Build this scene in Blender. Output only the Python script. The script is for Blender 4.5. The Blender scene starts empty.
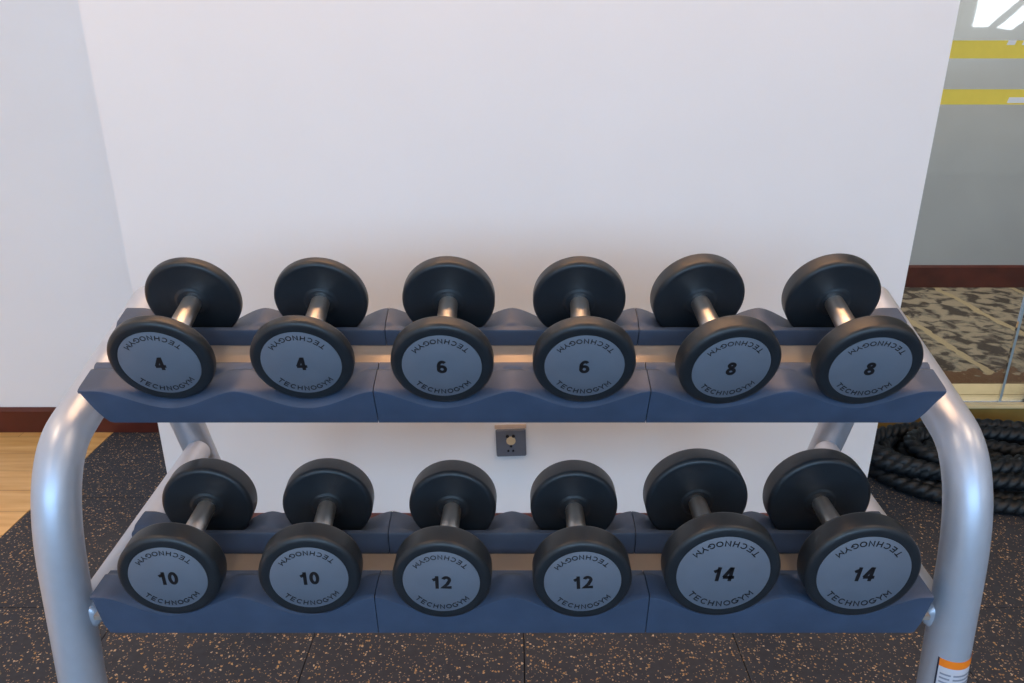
import bpy, bmesh, math, random
from mathutils import Vector, Matrix
random.seed(7)
PI = math.pi
SC = bpy.context.scene
COL = SC.collection
CAMZ = 1.28
PITCH = math.radians(20.7)

# ------------------------------------------------------------------ materials
def new_mat(name):
    m = bpy.data.materials.new(name); m.use_nodes = True
    nt = m.node_tree; b = nt.nodes['Principled BSDF']
    return m, nt, b

def simple(name, col, rough=0.5, metal=0.0, noise=0.06, scale=40, bump=0.0, bscale=400, spec=0.5, coat=0.0):
    m, nt, b = new_mat(name)
    N, L = nt.nodes, nt.links
    tc = N.new('ShaderNodeTexCoord')
    nz = N.new('ShaderNodeTexNoise'); nz.inputs['Scale'].default_value = scale; nz.inputs['Detail'].default_value = 4
    L.new(tc.outputs['Object'], nz.inputs['Vector'])
    rp = N.new('ShaderNodeValToRGB')
    rp.color_ramp.elements[0].position = 0.3; rp.color_ramp.elements[1].position = 0.7
    rp.color_ramp.elements[0].color = (*[c * (1 - noise) for c in col], 1)
    rp.color_ramp.elements[1].color = (*[min(1, c * (1 + noise)) for c in col], 1)
    L.new(nz.outputs['Fac'], rp.inputs['Fac']); L.new(rp.outputs['Color'], b.inputs['Base Color'])
    b.inputs['Roughness'].default_value = rough; b.inputs['Metallic'].default_value = metal
    b.inputs['Specular IOR Level'].default_value = spec
    b.inputs['Coat Weight'].default_value = coat
    if bump:
        n2 = N.new('ShaderNodeTexNoise'); n2.inputs['Scale'].default_value = bscale; n2.inputs['Detail'].default_value = 3
        L.new(tc.outputs['Object'], n2.inputs['Vector'])
        bp = N.new('ShaderNodeBump'); bp.inputs['Strength'].default_value = bump; bp.inputs['Distance'].default_value = 0.001
        L.new(n2.outputs['Fac'], bp.inputs['Height']); L.new(bp.outputs['Normal'], b.inputs['Normal'])
    return m

M = {}
M['wall'] = simple('wall_paint', (0.855, 0.855, 0.870), 0.6, noise=0.012, scale=3, bump=0.12, bscale=220)
M['wall_left'] = simple('wall_paint_cool_lit', (0.82, 0.865, 0.915), 0.6, noise=0.012, scale=3, bump=0.12, bscale=220)  # wall paint with the cool light on the set-back wall mixed into its colour
M['ceiling'] = simple('ceiling_paint', (0.75, 0.75, 0.74), 0.7, noise=0.01)
M['wall_grey'] = simple('far_wall_plaster', (0.40, 0.42, 0.44), 0.7, noise=0.06, scale=2.5)
M['skirt'] = simple('dark_red_wood', (0.085, 0.016, 0.010), 0.35, noise=0.3, scale=9)
M['rubber'] = simple('urethane_rubber', (0.013, 0.019, 0.026), 0.40, noise=0.12, scale=30, bump=0.15, bscale=700)
M['rest'] = simple('moulded_shelf_rubber', (0.050, 0.079, 0.140), 0.5, noise=0.10, scale=25, bump=0.25, bscale=900)
M['badge'] = simple('grey_badge', (0.135, 0.165, 0.215), 0.5, noise=0.03, scale=30, bump=0.1, bscale=600)
M['ink'] = simple('black_ink', (0.006, 0.006, 0.009), 0.5, noise=0.0)
M['chrome'] = simple('steel_handle', (0.90, 0.87, 0.83), 0.34, 1.0, noise=0.03)
M['silver'] = simple('silver_powder_coat', (0.49, 0.555, 0.66), 0.37, 0.42, noise=0.02, scale=60, bump=0.06, bscale=1500)
M['tray'] = simple('silver_tray', (0.42, 0.37, 0.33), 0.42, 0.35, noise=0.02, scale=60)
M['rope'] = simple('black_rope_fibre', (0.004, 0.008, 0.012), 0.5, noise=0.35, scale=60, bump=0.6, bscale=500)
M['gold_wood'] = simple('pale_gold_sill', (0.80, 0.64, 0.36), 0.35, noise=0.1, scale=4)
M['curb'] = simple('olive_wood_curb', (0.30, 0.20, 0.05), 0.5, noise=0.25, scale=6)
M['yellow'] = simple('yellow_film', (0.93, 0.72, 0.09), 0.5, noise=0.02)
M['white'] = simple('white_mark', (0.85, 0.85, 0.85), 0.5, noise=0.0)
M['orange'] = simple('orange_print', (0.95, 0.24, 0.01), 0.5, noise=0.0)
M['dark_print'] = simple('dark_print', (0.02, 0.03, 0.06), 0.5, noise=0.0)
M['grey_print'] = simple('grey_print', (0.25, 0.28, 0.36), 0.5, noise=0.0)
M['label_white'] = simple('label_white', (0.62, 0.64, 0.72), 0.5, noise=0.0)
M['plate'] = simple('socket_plate', (0.17, 0.19, 0.24), 0.4, 0.3, noise=0.05)
M['socket_cream'] = simple('socket_cream', (0.62, 0.50, 0.32), 0.45, noise=0.02)
M['patch'] = simple('old_paint_patch', (0.62, 0.50, 0.42), 0.7, noise=0.05)
M['gap'] = simple('mat_joint', (0.004, 0.004, 0.005), 0.9, noise=0.0)

def mat_floor():
    m, nt, b = new_mat('speckled_rubber_mat'); N, L = nt.nodes, nt.links
    tc = N.new('ShaderNodeTexCoord')
    def flecks(scale, thr, rad, off):
        mp = N.new('ShaderNodeMapping'); mp.inputs['Location'].default_value = off
        L.new(tc.outputs['Object'], mp.inputs['Vector'])
        nz = N.new('ShaderNodeTexNoise'); nz.inputs['Scale'].default_value = scale * 1.3; nz.inputs['Detail'].default_value = 1
        L.new(mp.outputs[0], nz.inputs['Vector'])
        mx = N.new('ShaderNodeVectorMath'); mx.operation = 'MULTIPLY_ADD'
        L.new(nz.outputs['Color'], mx.inputs[0]); mx.inputs[1].default_value = (0.9 / scale,) * 3
        L.new(mp.outputs[0], mx.inputs[2])
        v = N.new('ShaderNodeTexVoronoi'); v.inputs['Scale'].default_value = scale
        L.new(mx.outputs[0], v.inputs['Vector'])
        sp = N.new('ShaderNodeSeparateColor'); L.new(v.outputs['Color'], sp.inputs[0])
        a = N.new('ShaderNodeMath'); a.operation = 'GREATER_THAN'; L.new(sp.outputs[0], a.inputs[0]); a.inputs[1].default_value = thr
        c = N.new('ShaderNodeMath'); c.operation = 'LESS_THAN'; L.new(v.outputs['Distance'], c.inputs[0]); c.inputs[1].default_value = rad
        d = N.new('ShaderNodeMath'); d.operation = 'MULTIPLY'; L.new(a.outputs[0], d.inputs[0]); L.new(c.outputs[0], d.inputs[1])
        return d.outputs[0], sp
    f1, s1 = flecks(150, 0.835, 0.40, (0, 0, 0))
    f2, s2 = flecks(260, 0.87, 0.40, (3, 5, 1))
    base = N.new('ShaderNodeTexNoise'); base.inputs['Scale'].default_value = 60; L.new(tc.outputs['Object'], base.inputs['Vector'])
    br = N.new('ShaderNodeValToRGB'); br.color_ramp.elements[0].color = (0.024, 0.029, 0.040, 1); br.color_ramp.elements[1].color = (0.044, 0.051, 0.066, 1)
    L.new(base.outputs['Fac'], br.inputs['Fac'])
    cr = N.new('ShaderNodeValToRGB'); e = cr.color_ramp.elements
    e[0].color = (0.30, 0.18, 0.08, 1); e[1].color = (0.52, 0.42, 0.30, 1)
    ee = e.new(0.5); ee.color = (0.45, 0.28, 0.12, 1)
    L.new(s1.outputs[1], cr.inputs['Fac'])
    mx1 = N.new('ShaderNodeMixRGB'); L.new(f1, mx1.inputs[0]); L.new(br.outputs[0], mx1.inputs[1]); L.new(cr.outputs[0], mx1.inputs[2])
    mx2 = N.new('ShaderNodeMixRGB'); L.new(f2, mx2.inputs[0]); L.new(mx1.outputs[0], mx2.inputs[1]); mx2.inputs[2].default_value = (0.30, 0.21, 0.13, 1)
    L.new(mx2.outputs[0], b.inputs['Base Color'])
    b.inputs['Roughness'].default_value = 0.75; b.inputs['Specular IOR Level'].default_value = 0.3
    bp = N.new('ShaderNodeBump'); bp.inputs['Strength'].default_value = 0.3; bp.inputs['Distance'].default_value = 0.001
    L.new(base.outputs['Fac'], bp.inputs['Height']); L.new(bp.outputs[0], b.inputs['Normal'])
    return m
M['mat'] = mat_floor()

def mat_wood():
    m, nt, b = new_mat('honey_wood_floor'); N, L = nt.nodes, nt.links
    tc = N.new('ShaderNodeTexCoord')
    mp = N.new('ShaderNodeMapping'); mp.inputs['Scale'].default_value = (1.5, 14, 1); L.new(tc.outputs['Object'], mp.inputs['Vector'])
    nz = N.new('ShaderNodeTexNoise'); nz.inputs['Scale'].default_value = 2.5; nz.inputs['Detail'].default_value = 6; L.new(mp.outputs[0], nz.inputs['Vector'])
    rp = N.new('ShaderNodeValToRGB'); rp.color_ramp.elements[0].position = .3; rp.color_ramp.elements[1].position = .75
    rp.color_ramp.elements[0].color = (0.62, 0.34, 0.10, 1); rp.color_ramp.elements[1].color = (0.85, 0.57, 0.24, 1)
    L.new(nz.outputs['Fac'], rp.inputs['Fac'])
    bk = N.new('ShaderNodeTexBrick'); bk.inputs['Scale'].default_value = 1; bk.inputs['Brick Width'].default_value = 1.2; bk.inputs['Row Height'].default_value = 0.12
    bk.inputs['Mortar Size'].default_value = 0.0012; bk.inputs['Color1'].default_value = (1, 1, 1, 1); bk.inputs['Color2'].default_value = (0.86, 0.84, 0.8, 1); bk.inputs['Mortar'].default_value = (0.45, 0.35, 0.25, 1)
    L.new(tc.outputs['Object'], bk.inputs['Vector'])
    mx = N.new('ShaderNodeMixRGB'); mx.blend_type = 'MULTIPLY'; mx.inputs[0].default_value = 1
    L.new(rp.outputs[0], mx.inputs[1]); L.new(bk.outputs['Color'], mx.inputs[2]); L.new(mx.outputs[0], b.inputs['Base Color'])
    b.inputs['Roughness'].default_value = 0.38
    return m
M['wood'] = mat_wood()

def mat_carpet():
    m, nt, b = new_mat('damask_carpet'); N, L = nt.nodes, nt.links
    tc = N.new('ShaderNodeTexCoord')
    nz = N.new('ShaderNodeTexNoise'); nz.inputs['Scale'].default_value = 13; nz.inputs['Detail'].default_value = 4; nz.inputs['Distortion'].default_value = 0.5
    L.new(tc.outputs['Object'], nz.inputs['Vector'])
    r1 = N.new('ShaderNodeValToRGB'); e = r1.color_ramp.elements
    e[0].position = .43; e[0].color = (0.060, 0.050, 0.042, 1); e[1].position = .57; e[1].color = (0.29, 0.24, 0.175, 1)
    x = e.new(.5); x.color = (0.19, 0.17, 0.135, 1); x = e.new(.46); x.color = (0.13, 0.105, 0.085, 1)
    L.new(nz.outputs['Fac'], r1.inputs['Fac'])
    # pale stripes running through the pattern
    sx_ = N.new('ShaderNodeSeparateXYZ'); L.new(tc.outputs['Object'], sx_.inputs[0])
    n2 = N.new('ShaderNodeTexNoise'); n2.inputs['Scale'].default_value = 10; L.new(tc.outputs['Object'], n2.inputs['Vector'])
    a1 = N.new('ShaderNodeMath'); a1.operation = 'MULTIPLY_ADD'; L.new(n2.outputs['Fac'], a1.inputs[0]); a1.inputs[1].default_value = 0.05; L.new(sx_.outputs[0], a1.inputs[2])
    a2 = N.new('ShaderNodeMath'); a2.operation = 'DIVIDE'; L.new(a1.outputs[0], a2.inputs[0]); a2.inputs[1].default_value = 0.46
    a3 = N.new('ShaderNodeMath'); a3.operation = 'ADD'; L.new(a2.outputs[0], a3.inputs[0]); a3.inputs[1].default_value = 0.43
    a4 = N.new('ShaderNodeMath'); a4.operation = 'FRACT'; L.new(a3.outputs[0], a4.inputs[0])
    a5 = N.new('ShaderNodeMath'); a5.operation = 'LESS_THAN'; L.new(a4.outputs[0], a5.inputs[0]); a5.inputs[1].default_value = 0.09
    mx = N.new('ShaderNodeMixRGB'); L.new(a5.outputs[0], mx.inputs[0]); L.new(r1.outputs[0], mx.inputs[1]); mx.inputs[2].default_value = (0.36, 0.29, 0.18, 1)
    # plain brown border along the near edge
    sp = N.new('ShaderNodeSeparateXYZ'); L.new(tc.outputs['Object'], sp.inputs[0])
    n3 = N.new('ShaderNodeTexNoise'); n3.inputs['Scale'].default_value = 14; L.new(tc.outputs['Object'], n3.inputs['Vector'])
    ad = N.new('ShaderNodeMath'); ad.operation = 'MULTIPLY_ADD'; L.new(n3.outputs['Fac'], ad.inputs[0]); ad.inputs[1].default_value = -0.35; L.new(sp.outputs[1], ad.inputs[2])
    ls = N.new('ShaderNodeMath'); ls.operation = 'LESS_THAN'; L.new(ad.outputs[0], ls.inputs[0]); ls.inputs[1].default_value = 2.83
    mb = N.new('ShaderNodeMixRGB'); L.new(ls.outputs[0], mb.inputs[0]); L.new(mx.outputs[0], mb.inputs[1]); mb.inputs[2].default_value = (0.13, 0.075, 0.045, 1)
    L.new(mb.outputs[0], b.inputs['Base Color']); b.inputs['Roughness'].default_value = 0.95
    b.inputs['Specular IOR Level'].default_value = 0.1
    return m
M['carpet'] = mat_carpet()

def mat_glass():
    m = bpy.data.materials.new('clear_glass'); m.use_nodes = True; nt = m.node_tree; N, L = nt.nodes, nt.links
    N.clear()
    o = N.new('ShaderNodeOutputMaterial'); t = N.new('ShaderNodeBsdfTransparent'); g = N.new('ShaderNodeBsdfGlossy')
    g.inputs['Roughness'].default_value = 0.02; t.inputs['Color'].default_value = (0.96, 0.975, 0.975, 1)
    f = N.new('ShaderNodeFresnel'); f.inputs['IOR'].default_value = 1.5
    mx = N.new('ShaderNodeMixShader'); L.new(f.outputs[0], mx.inputs[0]); L.new(t.outputs[0], mx.inputs[1]); L.new(g.outputs[0], mx.inputs[2])
    L.new(mx.outputs[0], o.inputs[0])
    return m
M['glass'] = mat_glass()
M['edge'] = simple('glass_edge', (0.30, 0.38, 0.42), 0.3, noise=0.02)

def mat_emit(name, col, s):
    m, nt, b = new_mat(name)
    b.inputs['Emission Color'].default_value = (*col, 1); b.inputs['Emission Strength'].default_value = s
    b.inputs['Base Color'].default_value = (0.5, 0.5, 0.5, 1)
    return m
M['daylight'] = mat_emit('daylight_window_pane', (0.60, 0.78, 1.0), 2.5)
M['daylight_strong'] = mat_emit('bright_sky_window_pane', (0.9, 0.95, 1.0), 11)

# ------------------------------------------------------------------ mesh helpers
def obj(name, bm, mat, parent=None, smooth=True, angle=35):
    bmesh.ops.recalc_face_normals(bm, faces=bm.faces)
    me = bpy.data.meshes.new(name); bm.to_mesh(me); bm.free()
    me.materials.append(mat)
    if smooth:
        for p in me.polygons: p.use_smooth = True
        try: me.set_sharp_from_angle(angle=math.radians(angle))
        except Exception: pass
    o = bpy.data.objects.new(name, me); COL.objects.link(o)
    if parent: o.parent = parent
    return o

def box(bm, x0, x1, y0, y1, z0, z1, bev=0.0, mtx=None):
    vs = [bm.verts.new((x, y, z)) for x in (x0, x1) for y in (y0, y1) for z in (z0, z1)]
    fs = [bm.faces.new([vs[i] for i in q]) for q in ((0, 1, 3, 2), (4, 6, 7, 5), (0, 4, 5, 1), (2, 3, 7, 6), (0, 2, 6, 4), (1, 5, 7, 3))]
    if bev:
        es = list({e for f in fs for e in f.edges})
        r = bmesh.ops.bevel(bm, geom=es, offset=bev, segments=2, affect='EDGES')
        vs = list({v for v in r['verts']} | {v for v in vs if v.is_valid})
    if mtx is not None: bmesh.ops.transform(bm, matrix=mtx, verts=[v for v in vs if v.is_valid])
    return bm

def lathe(bm, prof, seg=72, axis='Y', closed=False):
    """prof: list of (radius, along)."""
    rings = []
    for r, a in prof:
        if r < 1e-6:
            rings.append([bm.verts.new((0, a, 0))])
        else:
            rings.append([bm.verts.new((r * math.cos(2 * PI * k / seg), a, r * math.sin(2 * PI * k / seg))) for k in range(seg)])
    pairs = list(zip(rings, rings[1:]))
    if closed: pairs.append((rings[-1], rings[0]))
    for A, B in pairs:
        for k in range(seg):
            k2 = (k + 1) % seg
            if len(A) == 1 and len(B) == 1: continue
            if len(A) == 1: bm.faces.new((A[0], B[k], B[k2]))
            elif len(B) == 1: bm.faces.new((A[k], A[k2], B[0]))
            else: bm.faces.new((A[k], A[k2], B[k2], B[k]))
    return bm

def sweep(bm, pts, r, seg=32, cap0='flat', cap1='flat', rfun=None):
    pts = [Vector(p) for p in pts]
    n = len(pts)
    tans = []
    for i in range(n):
        a = pts[max(0, i - 1)]; b = pts[min(n - 1, i + 1)]
        tans.append((b - a).normalized())
    up = Vector((1, 0, 0)) if abs(tans[0].x) < 0.9 else Vector((0, 0, 1))
    nrm = (up - tans[0] * up.dot(tans[0])).normalized()
    rings = []
    def ring(c, t, nr, rad, i):
        bi = t.cross(nr)
        out = []
        for k in range(seg):
            th = 2 * PI * k / seg
            rr = rad if rfun is None else rfun(i, th) * rad
            out.append(bm.verts.new(c + (nr * math.cos(th) + bi * math.sin(th)) * rr))
        return out
    frames = []
    for i in range(n):
        nrm = (nrm - tans[i] * nrm.dot(tans[i])).normalized()
        frames.append(nrm.copy())
    if cap0 == 'round':
        for a in (80, 60, 40, 20):
            A = math.radians(a); rings.append(ring(pts[0] - tans[0] * r * 0.45 * math.sin(A), tans[0], frames[0], r * math.cos(A) ** 0.6, 0))
    for i in range(n): rings.append(ring(pts[i], tans[i], frames[i], r, i))
    if cap1 == 'round':
        for a in (20, 40, 60, 80):
            A = math.radians(a); rings.append(ring(pts[-1] + tans[-1] * r * 0.45 * math.sin(A), tans[-1], frames[-1], r * math.cos(A) ** 0.6, n - 1))
    for A, B in zip(rings, rings[1:]):
        for k in range(seg):
            k2 = (k + 1) % seg; bm.faces.new((A[k], A[k2], B[k2], B[k]))
    bm.faces.new(rings[0][::-1]); bm.faces.new(rings[-1])
    return bm

def empty(name, loc=(0, 0, 0)):
    o = bpy.data.objects.new(name, None); COL.objects.link(o); o.location = loc; o.empty_display_size = 0.05
    return o
def tag(o, label=None, cat=None, group=None, kind=None):
    if label: o['label'] = label
    if cat: o['category'] = cat
    if group: o['group'] = group
    if kind: o['kind'] = kind
    return o
def struct(name, bm, mat, label=None, smooth=False):
    o = obj(name, bm, mat, None, smooth); o['kind'] = 'structure'
    if label: o['label'] = label
    return o

def arc(cx, cy, rx, ry, a0, a1, n=18):
    return [(cx + rx * math.cos(math.radians(a0 + (a1 - a0) * k / n)), cy + ry * math.sin(math.radians(a0 + (a1 - a0) * k / n))) for k in range(n + 1)]
def glyph(ch, k):
    """centre lines of the strokes in a box of height 1 (k = half the stroke width); returns strokes, width"""
    t = 1 - k; m = k
    G = {
        'T': ([[(0, t), (.8, t)], [(.4, t), (.4, 0)]], .8),
        'E': ([[(.7, t), (m, t), (m, m), (.7, m)], [(m, .5), (.62, .5)]], .7),
        'C': ([arc(.45, .5, .45 - m, .5 - m, 42, 318)], .82),
        'H': ([[(m, 0), (m, 1)], [(.75 - m, 0), (.75 - m, 1)], [(m, .5), (.75 - m, .5)]], .75),
        'N': ([[(m, 0), (m, 1 - m * .6), (.75 - m, m * .6), (.75 - m, 1)]], .75),
        'O': ([arc(.45, .5, .45 - m, .5 - m, 0, 360, 28)], .9),
        'G': ([arc(.45, .5, .45 - m, .5 - m, 42, 330) + [(.86, .46), (.52, .46)]], .88),
        'Y': ([[(0, 1), (.4, .45), (.4, 0)], [(.8, 1), (.4, .45)]], .8),
        'M': ([[(m, 0), (m, 1 - m), (.45, .35), (.9 - m, 1 - m), (.9 - m, 0)]], .9),
        '0': ([arc(.30, .5, .30 - m, .5 - m, 0, 360, 30)], .6),
        '1': ([[(.36, 0), (.36, 1)], [(.36, .80), (.10, .66)]], .5),
        '2': ([arc(.31, .5 + .5 - .31 + .01, .30 - m, .30 - m, 165, -25, 16) + [(.34, .34), (m, m), (.62, m)]], .62),
        '4': ([[(.66, .28), (.03, .28)], [(.08, .28), (.40, .95)], [(.44, 1.0), (.44, 0)]], .66),
        '6': ([arc(.31, .32, .31 - m, .32 - m, 0, 360, 26), arc(.34, .5, .34 - m, .5 - m, 190, 50, 14)], .62),
        '8': ([arc(.31, .28, .31 - m, .28 - m + .01, 0, 360, 26), arc(.31, .75, .27 - m, .25 - m, 0, 360, 24)], .62),
    }
    return G[ch]
def ribbon(bm, pts, hw, mtx, th=0.0002):
    P = [Vector((x, y)) for x, y in pts]; n = len(P)
    closed = (P[0] - P[-1]).length < 1e-6
    L_, R_ = [], []
    for i in range(n):
        if closed: a, b = P[(i - 1) % (n - 1)], P[(i + 1) % (n - 1)] if i < n - 1 else P[1]
        else: a, b = P[max(0, i - 1)], P[min(n - 1, i + 1)]
        d1 = (P[i] - a); d2 = (b - P[i])
        d1 = d1.normalized() if d1.length > 1e-9 else d2.normalized()
        d2 = d2.normalized() if d2.length > 1e-9 else d1
        d = (d1 + d2).normalized(); nn = Vector((-d.y, d.x)); c = max(0.5, nn.dot(Vector((-d1.y, d1.x))))
        L_.append(P[i] + nn * hw / c); R_.append(P[i] - nn * hw / c)
    def v(p, z): return bm.verts.new(mtx @ Vector((p.x, p.y, z)))
    T = [(v(a, th), v(b, th)) for a, b in zip(L_, R_)]; B = [(v(a, 0), v(b, 0)) for a, b in zip(L_, R_)]
    for i in range(n - 1):
        bm.faces.new((T[i][0], T[i][1], T[i + 1][1], T[i + 1][0]))
        bm.faces.new((T[i][0], T[i + 1][0], B[i + 1][0], B[i][0])); bm.faces.new((T[i + 1][1], T[i][1], B[i][1], B[i + 1][1]))
def write(bm, s, height, stroke, mtx, sx=1.0, gap=0.12, slant=0.0):
    """letters drawn with strokes, centred on the origin of mtx; stroke = half the stroke width over the height"""
    gl = [glyph(c, stroke) for c in s]
    W = sum(g[1] for g in gl) * sx + gap * (len(gl) - 1); x = -W / 2
    for st, w in gl:
        for pts in st:
            ribbon(bm, [((x + px * sx + slant * (py - .5)) * height, (py - .5) * height) for px, py in pts], stroke * height, mtx)
        x += w * sx + gap

# ------------------------------------------------------------------ the room
PIER_Y, BACK_Y, FAR_Y = 1.769, 2.449, 4.32
PX0, PX1 = -0.945, 0.976
XL, XR, YF, HC = -3.2, 6.8, -4.2, 2.9
WOODX = -1.4735

bm = bmesh.new(); g = 0.0012
x = WOODX
ix = 0
tiles_x = [0.028 + 0.5 * k for k in range(-3, 14)]
tiles_y = [0.5 * k for k in range(-9, 5)]
for xa in tiles_x:
    for ya in tiles_y:
        y1 = min(ya + 0.5, BACK_Y)
        box(bm, xa + g, min(xa + 0.5, XR) - g, ya + g, y1 - g, -0.012, 0.0)
fl = struct('floor', bm, M['mat'], 'black rubber gym mat tiles with tan flecks')
bm = bmesh.new(); box(bm, XL, XR, YF, BACK_Y + 0.001, -0.06, -0.0121)
struct('floor', bm, M['gap'], 'dark base under the rubber mats')
bm = bmesh.new(); box(bm, XL, WOODX + 0.001, YF, BACK_Y, -0.0119, 0.0015)
struct('floor', bm, M['wood'], 'honey coloured wood floor at the left')
bm = bmesh.new(); box(bm, 0.9, XR, BACK_Y + 0.2, FAR_Y, -0.06, -0.006)
struct('floor', bm, M['wood'], 'floor of the room beyond the glass')
bm = bmesh.new(); box(bm, PX0, PX1, PIER_Y, BACK_Y + 0.1, -0.05, HC)
struct('wall_centre', bm, M['wall'], 'white wall pier standing behind the rack')
bm = bmesh.new(); box(bm, XL, PX0, BACK_Y, BACK_Y + 0.1, -0.05, HC)
struct('wall_back', bm, M['wall_left'], 'pale wall set back at the left')
bm = bmesh.new(); box(bm, XL - 0.1, XL, YF, BACK_Y + 0.1, -0.05, HC)
struct('wall_left', bm, M['wall'])
bm = bmesh.new(); box(bm, XR, XR + 0.1, YF, FAR_Y, -0.05, HC)
struct('wall_right', bm, M['wall_grey'])
bm = bmesh.new(); box(bm, XL - 0.1, XR + 0.1, YF - 0.1, YF, -0.05, HC)
struct('wall_front', bm, M['wall_grey'])
bm = bmesh.new(); box(bm, 0.9, XR, FAR_Y, FAR_Y + 0.1, -0.05, HC)
struct('wall_far', bm, M['wall_grey'], 'grey wall of the room beyond the glass')
bm = bmesh.new(); box(bm, XL - 0.1, XR + 0.1, YF - 0.1, FAR_Y + 0.1, HC, HC + 0.1)
struct('ceiling', bm, M['ceiling'])

def skirting(name, x0, x1, y, h, label, depth=0.014, z0=0.0015):
    bm = bmesh.new()
    prof = [(0, 0), (-depth, 0), (-depth, h - 0.012), (-depth * 0.45, h - 0.003), (-depth * 0.3, h), (0, h)]
    A = [bm.verts.new((x0, y + a, z0 + b)) for a, b in prof]; B = [bm.verts.new((x1, y + a, z0 + b)) for a, b in prof]
    for i in range(len(prof)):
        j = (i + 1) % len(prof); bm.faces.new((A[i], A[j], B[j], B[i]))
    bm.faces.new(A); bm.faces.new(B[::-1])
    return struct(name, bm, M['skirt'], label)
skirting('baseboard_left', XL, PX0, BACK_Y, 0.097, 'dark red baseboard of the set back wall')
skirting('baseboard_centre', PX0 , PX1 , PIER_Y, 0.097, 'dark red baseboard behind the rack')
skirting('baseboard_far', 0.98, XR, FAR_Y, 0.145, 'dark red baseboard beyond the glass', z0=-0.006)

# curb and sill under the glass
bm = bmesh.new(); box(bm, PX1 + 0.001, XR, BACK_Y, BACK_Y + 0.20, -0.05, 0.094)
box(bm, PX1 + 0.001, XR, BACK_Y - 0.006, BACK_Y, 0.0, 0.03)
struct('trim_1', bm, M['curb'], 'dark wooden curb under the glass partition')
bm = bmesh.new(); box(bm, PX1 + 0.001, XR, BACK_Y - 0.008, BACK_Y + 0.085, 0.0942, 0.108, 0.003); box(bm, PX1 + 0.001, XR, BACK_Y + 0.092, BACK_Y + 0.195, 0.0942, 0.106, 0.003)
struct('trim_2', bm, M['gold_wood'], 'pale gold sill under the glass partition')

# glass panes; the joint shows as a thin grey line
GY = BACK_Y + 0.02
JX = 1.795
def pane(name, x0, x1):
    bm = bmesh.new(); box(bm, x0, x1, GY, GY + 0.010, 0.1085, HC)
    return struct(name, bm, M['glass'])
w1 = pane('window_1', PX1 + 0.002, JX - 0.0045); w2 = pane('window_2', JX + 0.0045, XR)
bm = bmesh.new(); box(bm, JX - 0.0043, JX + 0.0043, GY, GY + 0.010, 0.1085, HC)
e = obj('glass_joint', bm, M['edge'], w1, False)
for w, x0, x1 in ((w1, PX1 + 0.002, JX - 0.004), (w2, JX + 0.004, XR)):
    for z0, z1 in ((1.290, 1.342), (1.153, 1.199)):
        bm = bmesh.new(); box(bm, x0, x1, GY - 0.0012, GY - 0.0002, z0, z1)
        obj('yellow_stripe', bm, M['yellow'], w, False)
# the white marks on the stripes, cut by the picture's edge (only blurred strokes can be made out)
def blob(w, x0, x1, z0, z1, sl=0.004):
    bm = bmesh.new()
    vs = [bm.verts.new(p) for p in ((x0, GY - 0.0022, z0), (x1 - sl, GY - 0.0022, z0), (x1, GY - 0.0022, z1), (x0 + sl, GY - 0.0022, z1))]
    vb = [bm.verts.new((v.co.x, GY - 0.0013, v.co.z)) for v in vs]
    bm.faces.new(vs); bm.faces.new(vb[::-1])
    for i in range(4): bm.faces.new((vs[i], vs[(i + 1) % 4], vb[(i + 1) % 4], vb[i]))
    return obj('white_mark', bm, M['white'], w, False)

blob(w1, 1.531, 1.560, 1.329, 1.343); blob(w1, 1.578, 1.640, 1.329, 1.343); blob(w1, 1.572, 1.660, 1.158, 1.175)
# patterned carpet beyond the glass
bm = bmesh.new(); box(bm, 0.99, XR - 0.05, BACK_Y + 0.205, FAR_Y - 0.02, -0.0055, 0.004)
c = obj('patterned_carpet', bm, M['carpet'], None, False)
tag(c, 'brown and beige damask patterned carpet on the floor beyond the glass', 'carpet')

# windows of the gym behind the viewer: the daylight and what the glass mirrors
def window_frame(name, x0, x1, z0, z1, nx):
    bm = bmesh.new(); t = 0.05
    box(bm, x0, x1, YF, YF + 0.06, z0, z0 + t); box(bm, x0, x1, YF, YF + 0.06, z1 - t, z1)
    for k in range(nx + 1):
        xx = x0 + (x1 - x0 - t) * k / nx; box(bm, xx, xx + t, YF, YF + 0.06, z0 + t, z1 - t)
    o = struct(name, bm, M['silver']); return o
wf = window_frame('window_3', -2.8, 2.8, 1.45, 2.5, 4)
bm = bmesh.new()
for k in range(4):
    xa = -2.8 + 1.3875 * k + 0.05; box(bm, xa, xa + 1.33, YF + 0.01, YF + 0.02, 1.5, 2.45)
obj('pane', bm, M['daylight'], wf, False)
def poly(bm, pts, y0, y1):
    A = [bm.verts.new((x, y0, z)) for x, z in pts]; B = [bm.verts.new((x, y1, z)) for x, z in pts]
    bm.faces.new(A); bm.faces.new(B[::-1])
    n = len(pts)
    for i in range(n): bm.faces.new((A[i], A[(i + 1) % n], B[(i + 1) % n], B[i]))

wf2 = struct('window_4', box(bmesh.new(), 5.1, 6.78, YF, YF + 0.03, 1.55, 2.7), M['silver'])
for pts in (((5.22, 1.65), (5.39, 1.65), (6.4, 2.6), (5.26, 2.6)), ((5.506, 1.64), (5.672, 1.62), (6.70, 2.45), (6.70, 2.66), (6.58, 2.66))):
    bm = bmesh.new(); poly(bm, pts, YF + 0.032, YF + 0.04); obj('pane', bm, M['daylight_strong'], wf2, False)

# ------------------------------------------------------------------ the rack
rack = empty('dumbbell_rack', (0, 0.95, 0))
tag(rack, 'silver two-tier dumbbell rack with blue-grey moulded rubber shelves before the white wall', 'dumbbell rack')
RO = Vector((0, 0.95, 0))
def rack_part(name, bm, mat, smooth=True, angle=35):
    bmesh.ops.translate(bm, vec=-RO, verts=bm.verts)
    return obj(name, bm, mat, rack, smooth, angle)

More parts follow.
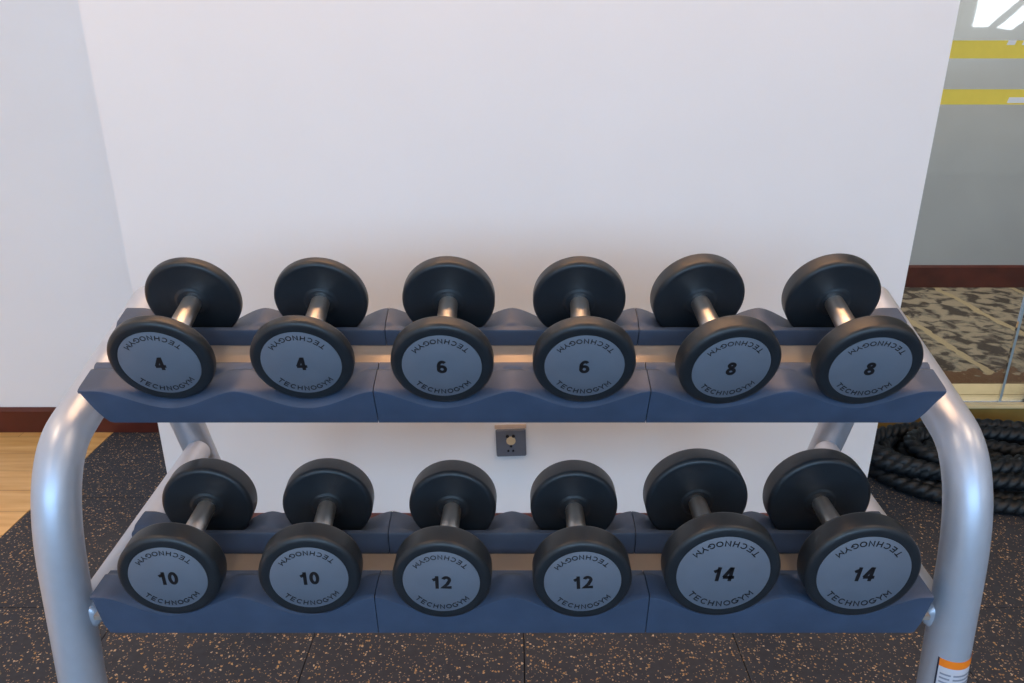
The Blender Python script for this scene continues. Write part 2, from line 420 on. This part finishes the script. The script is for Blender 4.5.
TOP = dict(y=0.8477, z=CAMZ - 0.3866, tau=math.radians(18.5), hw=0.547, notch=0.024, nb=-0.008, R0=0.116, R1=0.166, p=0.175, lip=-0.060, rb=-0.0215, dep=0.026, fe=0.003)
LOW = dict(y=0.7724, z=CAMZ - 0.6425, tau=math.radians(4.5), hw=0.5425, notch=0.013, nb=-0.008, R0=0.118, R1=0.166, p=0.1768, lip=-0.066, rb=-0.032, dep=0.0255, fe=0.0)
def sh(S, s, h):
    c, n = math.cos(S['tau']), math.sin(S['tau'])
    return (S['y'] + s * c - h * n, S['z'] + s * n + h * c)
DEP = 0.026
def wave(x, PITCHX):
    ax = abs(x)
    if ax > 3 * PITCHX: return 0.0
    # valleys at +-0.5, 1.5, 2.5 pitches
    w = 0.5 - 0.5 * math.cos(2 * PI * x / PITCHX)
    return w ** 0.82
def smoothstep(t): t = max(0, min(1, t)); return t * t * (3 - 2 * t)

def front_rest(S, x0, x1, end=0):
    bm = bmesh.new(); n = 72; rings = []
    xs = [x0 + (x1 - x0) * k / n for k in range(n + 1)]
    D = 0.055
    for x in xs:
        w = wave(x, S['p']); LIP = S['lip']; bot = LIP
        dist = S['hw'] - abs(x)
        if end and dist < S['notch']:
            t = dist / S['notch']; bot = S['nb'] + (LIP - S['nb']) * (1 - (1 - t) ** 1.7) if S['notch'] > 0.02 else S['nb'] + (LIP - S['nb']) * (1 - (1 - t) ** 2.6)
        L = -S['dep'] * w
        lip = L - 0.003 - (0.003 if S is TOP else 0.0055) * w
        prof = [(0.0035, bot), (0.0004, min(lip - 0.002, -0.001) if bot < lip - 0.004 else bot + 0.002), (0.0008, lip + 0.0012), (0.0028, lip + 0.0024), (0.0075, L)]
        for s in (0.016, 0.026, 0.036, 0.040): prof.append((s, L))
        led = -0.004
        for s in (0.042, 0.044, 0.046): prof.append((s, L + (led - L) * smoothstep((s - 0.040) / 0.0075)))
        fe = S['fe']; prof += [(0.048 + fe, led + fe), (0.0535 + fe, led - 0.0003 + fe), (0.055 + fe, led - 0.002 + fe), (0.055 + fe, -0.030)]
        b2 = max(bot, -0.045)
        prof += [(0.050, min(-0.031, b2) if abs(x) < S['hw'] - S['notch'] else -0.031), (0.010, bot)]
        if end and dist < S['notch']:
            prof[-2] = (0.050, -0.031 if bot < -0.031 else -0.031)
        rings.append([bm.verts.new((x, *sh(S, s, h))) for s, h in prof])
    for A, B in zip(rings, rings[1:]):
        m = len(A)
        for k in range(m): bm.faces.new((A[k], A[(k + 1) % m], B[(k + 1) % m], B[k]))
    bm.faces.new(rings[0][::-1]); bm.faces.new(rings[-1])
    return rack_part('front_rest', bm, M['rest'], True, 40)

def rear_rest(S, x0, x1):
    bm = bmesh.new(); n = 72; rings = []
    R0, R1 = S['R0'], S['R1']
    for k in range(n + 1):
        x = x0 + (x1 - x0) * k / n
        L = 0.009 - (S['dep'] + 0.009) * wave(x, S['p']); led = 0.005
        prof = [(R0, S['rb']), (R0, led - 0.003), (R0 + 0.0015, led - 0.0006), (R0 + 0.004, led), (R0 + 0.007, led)]
        for s in (0.009, 0.011, 0.013): prof.append((R0 + s, led + (L - led) * smoothstep((s - 0.007) / 0.008)))
        prof += [(R0 + 0.0155, L), (R1 - 0.006, L), (R1 - 0.002, L - 0.001), (R1, L - 0.004), (R1, S['rb'])]
        rings.append([bm.verts.new((x, *sh(S, s, h))) for s, h in prof])
    for A, B in zip(rings, rings[1:]):
        m = len(A)
        for k in range(m): bm.faces.new((A[k], A[(k + 1) % m], B[(k + 1) % m], B[k]))
    bm.faces.new(rings[0][::-1]); bm.faces.new(rings[-1])
    return rack_part('rear_rest', bm, M['rest'], True, 40)

G = 0.0006
for S in (TOP, LOW):
    hw = S['hw']
    P_ = S['p']
    for a, b, e_ in ((-hw, -P_ - G, 1), (-P_ + G, P_ - G, 0), (P_ + G, hw, 1)):
        front_rest(S, a, b, e_); rear_rest(S, a, b)
    # tray under the rests
    bm = bmesh.new(); W = hw + 0.012 if S is LOW else hw - 0.022
    pr = [(0.012, -0.052), (0.012, -0.0455), (0.045, -0.0455), (0.054, -0.0305), (S['R0'] - 0.002, S['rb'] - 0.0005), (S['R1'] - 0.002, S['rb'] - 0.0005), (S['R1'] - 0.002, -0.052), (S['R1'] - 0.006, -0.052), (S['R1'] - 0.006, -0.040), (0.060, -0.036), (0.050, -0.050)]
    A = [bm.verts.new((-W, *sh(S, s, h))) for s, h in pr]; B = [bm.verts.new((W, *sh(S, s, h))) for s, h in pr]
    for k in range(len(pr)):
        j = (k + 1) % len(pr); bm.faces.new((A[k], A[j], B[j], B[k]))
    bm.faces.new(A[::-1]); bm.faces.new(B)
    rack_part('shelf_tray', bm, M['tray'], False)

for sg in (-1, 1):
    bm = bmesh.new(); c = sh(TOP, 0.11, -0.062)
    box(bm, min(sg * 0.49, sg * 0.572), max(sg * 0.49, sg * 0.572), -0.035, 0.035, -0.010, 0.010, 0.002, Matrix.Translation((0, *c)) @ Matrix.Rotation(TOP['tau'], 4, 'X'))
    rack_part('shelf_bracket', bm, M['silver'], False)
TX, TR = 0.5915, 0.0285
RAILF = dict(y=0.860, z=CAMZ - 0.395, tau=math.radians(18.5))
def rail_pt(s, h=-0.069): return sh(RAILF, s, h)
for sg in (-1, 1):
    A = Vector(rail_pt(0.010)); B = Vector((0.806, CAMZ - 0.63))
    d = Vector(rail_pt(0.2)) - A; d.normalize(); e2 = Vector((0.1, 1.0)).normalized()
    # meeting point of rail line and leg line
    det = d.x * (-e2.y) - d.y * (-e2.x); rx, ry = B.x - A.x, B.y - A.y
    t = (rx * (-e2.y) - ry * (-e2.x)) / det; C = A + d * t
    pts = [rail_pt(0.294), rail_pt(0.2), rail_pt(0.1), rail_pt(0.04)]
    for k in range(0, 17):
        u = k / 16; q = A * (1 - u) ** 2 + C * 2 * u * (1 - u) + B * u * u; pts.append((q.x, q.y))
    for z in (-0.70, -0.80, -0.95, -1.10, -1.262): pts.append((0.806 + 0.1 * (z + 0.63), CAMZ + z))
    bm = bmesh.new(); sweep(bm, [(sg * TX, y, z) for y, z in pts], TR, 40, cap0='round')
    leg = rack_part('front_leg', bm, M['silver'], True, 60)
    # rubber foot
    yf = 0.806 + 0.1 * (-1.27 + 0.63)
    bm = bmesh.new(); sweep(bm, [(sg * TX, yf, 0.0005), (sg * TX, yf + 0.001, 0.012), (sg * TX, yf + 0.004, 0.045)], TR + 0.004, 32)
    bmesh.ops.translate(bm, vec=-RO, verts=bm.verts); obj('foot_cap', bm, M['rubber'], leg)
    # rear leg
    def ry_(z): return 1.206 + (-0.609 - z) * 0.40
    bm = bmesh.new(); pz = [-0.385, -0.5, -0.7, -0.9, -1.1, -1.262]
    sweep(bm, [(sg * (TX - 0.001), ry_(z), CAMZ + z) for z in pz], 0.0275, 36)
    rl = rack_part('rear_leg', bm, M['silver'], True, 60)
    yf = ry_(-1.27)
    bm = bmesh.new(); sweep(bm, [(sg * TX, yf + 0.004, 0.0005), (sg * TX, yf, 0.02), (sg * TX, yf - 0.006, 0.05)], 0.032, 32)
    bmesh.ops.translate(bm, vec=-RO, verts=bm.verts); obj('foot_cap', bm, M['rubber'], rl)
    # lower side rail
    bm = bmesh.new()
    p = [(sg * 0.574, *sh(LOW, s, -0.057)) for s in (0.026, 0.1, 0.25, 0.42)]
    sweep(bm, p, 0.0215, 36, cap0='round', cap1='round')
    rack_part('lower_rail', bm, M['silver'], True, 60)

# warning label wrapped on the right leg
def leg_centre(z): return Vector((TX, 0.806 + 0.1 * (z - CAMZ + 0.63), z))
def wrap(name, z0, z1, a0, a1, mat, off, parent, n=16):
    """patch on the right leg: angles in degrees from straight at the viewer (-Y), + to the right."""
    bm = bmesh.new(); rows = []
    for z in (z0, z1):
        c = leg_centre(z); r = TR + off; row = []
        for k in range(n + 1):
            a = math.radians(a0 + (a1 - a0) * k / n)
            row.append(bm.verts.new((c.x + r * math.sin(a), c.y - r * math.cos(a), z - math.cos(a) * r * 0.1)))
        row2 = []
        for k in range(n, -1, -1):
            a = math.radians(a0 + (a1 - a0) * k / n); r2 = r - 0.0004
            row2.append(bm.verts.new((c.x + r2 * math.sin(a), c.y - r2 * math.cos(a), z - math.cos(a) * r2 * 0.1)))
        rows.append(row + row2)
    A, B = rows; m = len(A)
    for k in range(m): bm.faces.new((A[k], A[(k + 1) % m], B[(k + 1) % m], B[k]))
    bmesh.ops.translate(bm, vec=-RO, verts=bm.verts)
    return obj(name, bm, mat, parent)
ZL = 0.5395
AL, AR = -46, 64
lab = wrap('warning_label', ZL - 0.13, ZL, AL, AR, M['label_white'], 0.0006, rack)
lab['label'] = 'white and orange warning label on the right leg'
wrap('label_header', ZL - 0.0115, ZL - 0.0003, AL + 1, AR, M['orange'], 0.0011, lab)
wrap('label_border', ZL - 0.13, ZL, AL - 3, AL + 1, M['dark_print'], 0.0012, lab, 3)
# lines of small print: short strokes
for col_, (b0, b1) in enumerate(((AL + 6, AL + 32), (AL + 38, AR - 6))):
    for k in range(9):
        z = ZL - 0.021 - k * 0.0062
        L_ = b1 - (k * 37 % 11 if col_ else k * 23 % 7)
        wrap('small_print', z - 0.0022, z, b0, L_, M['grey_print'], 0.0012, lab, 8)

# ------------------------------------------------------------------ dumbbells
HL = 0.106   # grip between the heads
def wordmark(bm, R, y, sgn, hgt, rot):
    for i, ch in enumerate('TECHNOGYM'):
        ph = math.radians(-48 + 12 * i)
        m = Matrix.Rotation(rot, 4, 'Z') @ Matrix.Translation((R * math.sin(ph), -R * math.cos(ph), 0)) @ Matrix.Rotation(ph, 4, 'Z')
        write(bm, ch, hgt, 0.085, face_mtx(y, sgn) @ m, sx=1.18)
def face_mtx(y, sgn):
    # text plane -> disc face.  sgn -1: face looking to -Y (front head), +1: looking to +Y
    if sgn < 0: return Matrix.Translation((0, y, 0)) @ Matrix.Rotation(PI / 2, 4, 'X')
    return Matrix.Translation((0, y, 0)) @ Matrix.Rotation(PI, 4, 'Z') @ Matrix.Rotation(PI / 2, 4, 'X')

def head_profile(R, T, BR, y0, sgn):
    """from the grip side (y0) outward."""
    f = 0.0065
    p = [(0.0, 0.0), (0.0135, 0.0), (0.0185, -0.0004), (0.0205, 0.0004), (0.0225, 0.0018), (0.0245, 0.0022)]
    p += [(R - f - 0.004, 0.0012)]
    for k in range(0, 7):
        a = k / 6 * PI / 2; p.append((R - f + f * math.sin(a), 0.001 + f * (1 - math.cos(a))))
    f2 = 0.0075
    for k in range(0, 8):
        a = k / 7 * PI / 2; p.append((R - f2 + f2 * math.cos(a), T - f2 * 0.85 + f2 * 0.85 * math.sin(a)))
    p += [(BR + 0.0022, T + 0.0002), (BR + 0.0006, T + 0.0001), (BR + 0.0002, T - 0.0008), (0, T - 0.0008)]
    return [(r, y0 + sgn * a) for r, a in p]

def make_dumbbell(num, R, T, BR):
    root = empty('dumbbell')
    off = Matrix.Translation((0, 0, R))
    for sgn in (-1, 1):
        bm = bmesh.new(); lathe(bm, head_profile(R, T, BR, sgn * HL / 2, sgn), 80)
        bmesh.ops.transform(bm, matrix=off, verts=bm.verts)
        head = obj('head', bm, M['rubber'], root, True, 50)
        yb = sgn * (HL / 2 + T)
        bm = bmesh.new(); lathe(bm, [(0, yb - sgn * 0.0007), (BR, yb - sgn * 0.0007), (BR, yb - sgn * 0.00005), (BR - 0.0005, yb + sgn * 0.0003), (0, yb + sgn * 0.0003)], 80)
        bmesh.ops.transform(bm, matrix=off, verts=bm.verts); obj('badge', bm, M['badge'], head, True, 40)
        bm = bmesh.new(); write(bm, num, 0.0205 * (BR / 0.049) ** 0.5, 0.105, face_mtx(yb + sgn * 0.0004, sgn), sx=1.0, gap=0.13, slant=0.10 if num == '14' else 0.0)
        bmesh.ops.transform(bm, matrix=off, verts=bm.verts); obj('number', bm, M['ink'], head, False)
        for rot in (0, PI):
            bm = bmesh.new(); wordmark(bm, BR * 0.83, yb + sgn * 0.0004, sgn, 0.0072 * BR / 0.049, rot)
            bmesh.ops.transform(bm, matrix=off, verts=bm.verts); obj('wordmark', bm, M['ink'], head, False)
    bm = bmesh.new(); h = HL / 2
    prof = [(0, -h), (0.0125, -h), (0.0127, -h + 0.004), (0.0131, -h * 0.5), (0.0134, 0), (0.0131, h * 0.5), (0.0127, h - 0.004), (0.0125, h), (0, h)]
    lathe(bm, prof, 48); bmesh.ops.transform(bm, matrix=off, verts=bm.verts); obj('grip', bm, M['chrome'], root, True, 50)
    return root
def copy_tree(o, parent=None):
    c = o.copy(); COL.objects.link(c)
    if parent: c.parent = parent
    for ch in o.children: copy_tree(ch, c)
    return c

SPEC = {  # number: radius, head thickness, badge radius
    '4': (0.0635, 0.0205, 0.0492), '6': (0.0635, 0.025, 0.0490), '8': (0.0635, 0.030, 0.0487),
    '10': (0.0635, 0.0350, 0.0485), '12': (0.0622, 0.0375, 0.0482), '14': (0.0725, 0.035, 0.0582)}
# number, x of the front face, x of the rear head, roll, label
ROWS = [
    (TOP, [('4', -0.4340, -0.4373, 0, 'rubber dumbbell marked 4 at the far left end of the upper shelf'),
           ('4', -0.2596, -0.2619, 0, 'rubber dumbbell marked 4 on the upper shelf beside a dumbbell marked 6'),
           ('6', -0.0860, -0.0868, 0, 'rubber dumbbell marked 6 on the upper shelf beside a dumbbell marked 4'),
           ('6', 0.0888, 0.0921, 0, 'rubber dumbbell marked 6 on the upper shelf beside a dumbbell marked 8'),
           ('8', 0.2680, 0.2557, 0, 'rubber dumbbell marked 8 on the upper shelf beside a dumbbell marked 6'),
           ('8', 0.4380, 0.4397, 0, 'rubber dumbbell marked 8 at the far right end of the upper shelf')]),
    (LOW, [('10', -0.4310, -0.4358, 0, 'rubber dumbbell marked 10 at the far left end of the lower shelf'),
           ('10', -0.2545, -0.2640, 0, 'rubber dumbbell marked 10 on the lower shelf beside a dumbbell marked 12'),
           ('12', -0.0879, -0.0848, 0, 'rubber dumbbell marked 12 on the lower shelf beside a dumbbell marked 10'),
           ('12', 0.0880, 0.0885, 4, 'rubber dumbbell marked 12 on the lower shelf beside a dumbbell marked 14'),
           ('14', 0.2630, 0.2627, 0, 'large rubber dumbbell marked 14 on the lower shelf beside a dumbbell marked 12'),
           ('14', 0.4378, 0.4371, 0, 'large rubber dumbbell marked 14 at the far right end of the lower shelf')])]
protos = {}
for S, row in ROWS:
    for num, xf, xr, roll, label in row:
        R, T, BR = SPEC[num]
        if num not in protos: protos[num] = o = make_dumbbell(num, R, T, BR)
        else: o = copy_tree(protos[num])
        # rests in the valley: height of the axis over the crest plane
        s0 = 0.0820 if S is TOP else 0.0765
        h0 = -S['dep'] + 0.0005
        if R > 0.07: h0 = -S['dep'] + 0.0002; s0 += 0.002
        if num == '10': s0 += 0.004
        if num == '12': s0 += 0.001
        if num == '6': s0 -= 0.0015
        cy, cz = sh(S, s0, h0 + R); yaw = math.atan2(xf - xr, 0.145); x = xf * 0.45 + xr * 0.55
        o.matrix_world = Matrix.Translation((x, cy, cz)) @ Matrix.Rotation(S['tau'], 4, 'X') @ Matrix.Rotation(yaw, 4, 'Z') @ Matrix.Rotation(math.radians(-roll), 4, 'Y') @ Matrix.Translation((0, 0, -R))
        tag(o, label, 'dumbbell', 'dumbbells on the rack')

# ------------------------------------------------------------------ wall socket
sock = empty('wall_socket', (0, 0, 0))
tag(sock, 'grey square wall socket set on the white wall between the two shelves', 'wall socket')
sx, sz = -0.0025, CAMZ - 0.957
sock.location = (sx, PIER_Y - 0.0005, sz); sock.rotation_euler = (0, math.radians(-2), 0)
bm = bmesh.new(); box(bm, -0.040, 0.040, -0.009, 0.0, -0.040, 0.040, 0.002); obj('cover_plate', bm, M['plate'], sock, False)
bm = bmesh.new(); lathe(bm, [(0, -0.0105), (0.0115, -0.0105), (0.0125, -0.0098), (0.0125, -0.0088), (0, -0.0088)], 32); bmesh.ops.translate(bm, vec=(0, 0, 0.008), verts=bm.verts)
obj('socket_insert', bm, M['socket_cream'], sock)
for (hx, hz, r) in ((-0.009, 0.022, 0.0045), (0.007, 0.022, 0.0045), (0, -0.008, 0.0035), (-0.008, -0.022, 0.003), (0.005, -0.022, 0.003)):
    bm = bmesh.new(); lathe(bm, [(0, -0.0102), (r, -0.0102), (r, -0.0085), (0, -0.0085)], 16); bmesh.ops.translate(bm, vec=(hx, -0.0006, hz), verts=bm.verts)
    obj('socket_hole', bm, M['ink'], sock)
bm = bmesh.new(); box(bm, -0.042, 0.042, -0.0012, -0.0001, 0.0405, 0.052, mtx=None)
obj('bare_plaster_strip', bm, M['patch'], sock, False)

# ------------------------------------------------------------------ battle rope
def rope_path():
    pts = []
    cx, cy = 1.58, 2.15
    steps = 90
    loops = [  # (rx, ry, z, dx, dy)
        (0.412, 0.248, 0.023, 0, 0), (0.366, 0.204, 0.023, 0.0, 0.0), (0.320, 0.160, 0.023, 0.0, 0.0), (0.270, 0.115, 0.024, 0.0, 0),
        (0.235, 0.090, 0.034, 0, 0), (0.285, 0.130, 0.066, -0.02, 0.01), (0.335, 0.160, 0.068, -0.05, 0.015), (0.375, 0.180, 0.066, -0.04, 0.01),
        (0.300, 0.140, 0.104, -0.06, 0.01), (0.24, 0.100, 0.098, 0.05, 0.0), (0.19, 0.065, 0.070, -0.05, -0.01), (0.12, 0.035, 0.050, -0.08, 0.0)]
    for i in range(len(loops) - 1):
        a, b = loops[i], loops[i + 1]
        for k in range(steps):
            t = k / steps; th = -2 * PI * t
            v = [a[j] + (b[j] - a[j]) * smoothstep(t) for j in range(5)]
            w = 0.010 * math.sin(3 * th + i * 1.7) * (1 if i > 3 else 0.3)
            pts.append(Vector((cx + v[3] + (v[0] + w) * math.cos(th), cy + v[4] + (v[1] + w * 0.6) * math.sin(th), v[2] + 0.004 * math.sin(2 * th + i))))
    return pts
rp_ = rope_path()
# even steps
out = [rp_[0]]; acc = 0; STEP = 0.0048
for a, b in zip(rp_, rp_[1:]):
    d = (b - a).length; 
    while acc + d >= STEP:
        u = (STEP - acc) / d; a = a + (b - a) * u; out.append(a.copy()); d = (b - a).length; acc = 0
        if d < 1e-7: break
    acc += d
bm = bmesh.new()
def rope_r(i, th):
    ph = th * 1.5 + i * STEP * 2 * PI / 0.095 * 1.5
    return 0.58 + 0.42 * abs(math.cos(ph)) ** 0.55
sweep(bm, out, 0.026, 20, cap0='round', cap1='round', rfun=rope_r)
ro = obj('battle_rope', bm, M['rope'], None, True, 80)
tag(ro, 'thick black twisted battle rope coiled on the speckled mat by the glass partition', 'rope')

# ------------------------------------------------------------------ camera and light
cam_d = bpy.data.cameras.new('camera'); cam = bpy.data.objects.new('camera', cam_d); COL.objects.link(cam)
cam_d.sensor_fit = 'HORIZONTAL'; cam_d.sensor_width = 36; cam_d.lens = 740 / 1024 * 36; cam_d.clip_start = 0.02
cam.location = (0, 0, CAMZ); cam.rotation_euler = (PI / 2 - PITCH, 0, 0)
SC.camera = cam

def area(name, loc, rot, sx, sy, power, col):
    d = bpy.data.lights.new(name, 'AREA'); d.shape = 'RECTANGLE'; d.size = sx; d.size_y = sy; d.energy = power; d.color = col
    o = bpy.data.objects.new(name, d); COL.objects.link(o); o.location = loc; o.rotation_euler = rot
    return o
area('window_daylight', (0, YF + 0.08, 1.98), (PI / 2, 0, 0), 5.4, 0.80, 122, (0.36, 0.66, 1.0))
for lx, ly, p in ((-1.3, 0.3, 13), (1.3, 0.3, 13), (-2.4, 1.2, 8), (-1.3, -1.8, 10), (1.3, -1.8, 10), (3.2, 0.3, 16)):
    area('ceiling_lamp', (lx, ly, HC - 0.02), (0, 0, 0), 0.32, 0.32, p, (1.0, 0.68, 0.42))
area('wall_washer_lamp', (0, 1.50, HC - 0.02), (0, 0, 0), 2.0, 0.10, 29, (1.0, 0.54, 0.25))
area('ceiling_lamp', (2.6, 3.4, HC - 0.02), (0, 0, 0), 1.2, 0.6, 60, (1.0, 0.90, 0.76))

w = bpy.data.worlds.new('world'); SC.world = w; w.use_nodes = True
w.node_tree.nodes['Background'].inputs[0].default_value = (0.6, 0.72, 0.9, 1); w.node_tree.nodes['Background'].inputs[1].default_value = 0.5
SC.view_settings.view_transform = 'Standard'; SC.view_settings.look = 'None'
SC.view_settings.exposure = 0.0; SC.view_settings.gamma = 1.0; SC.view_settings.use_curve_mapping = False
SC.cycles.use_denoising = True
SC.cycles.max_bounces = 8
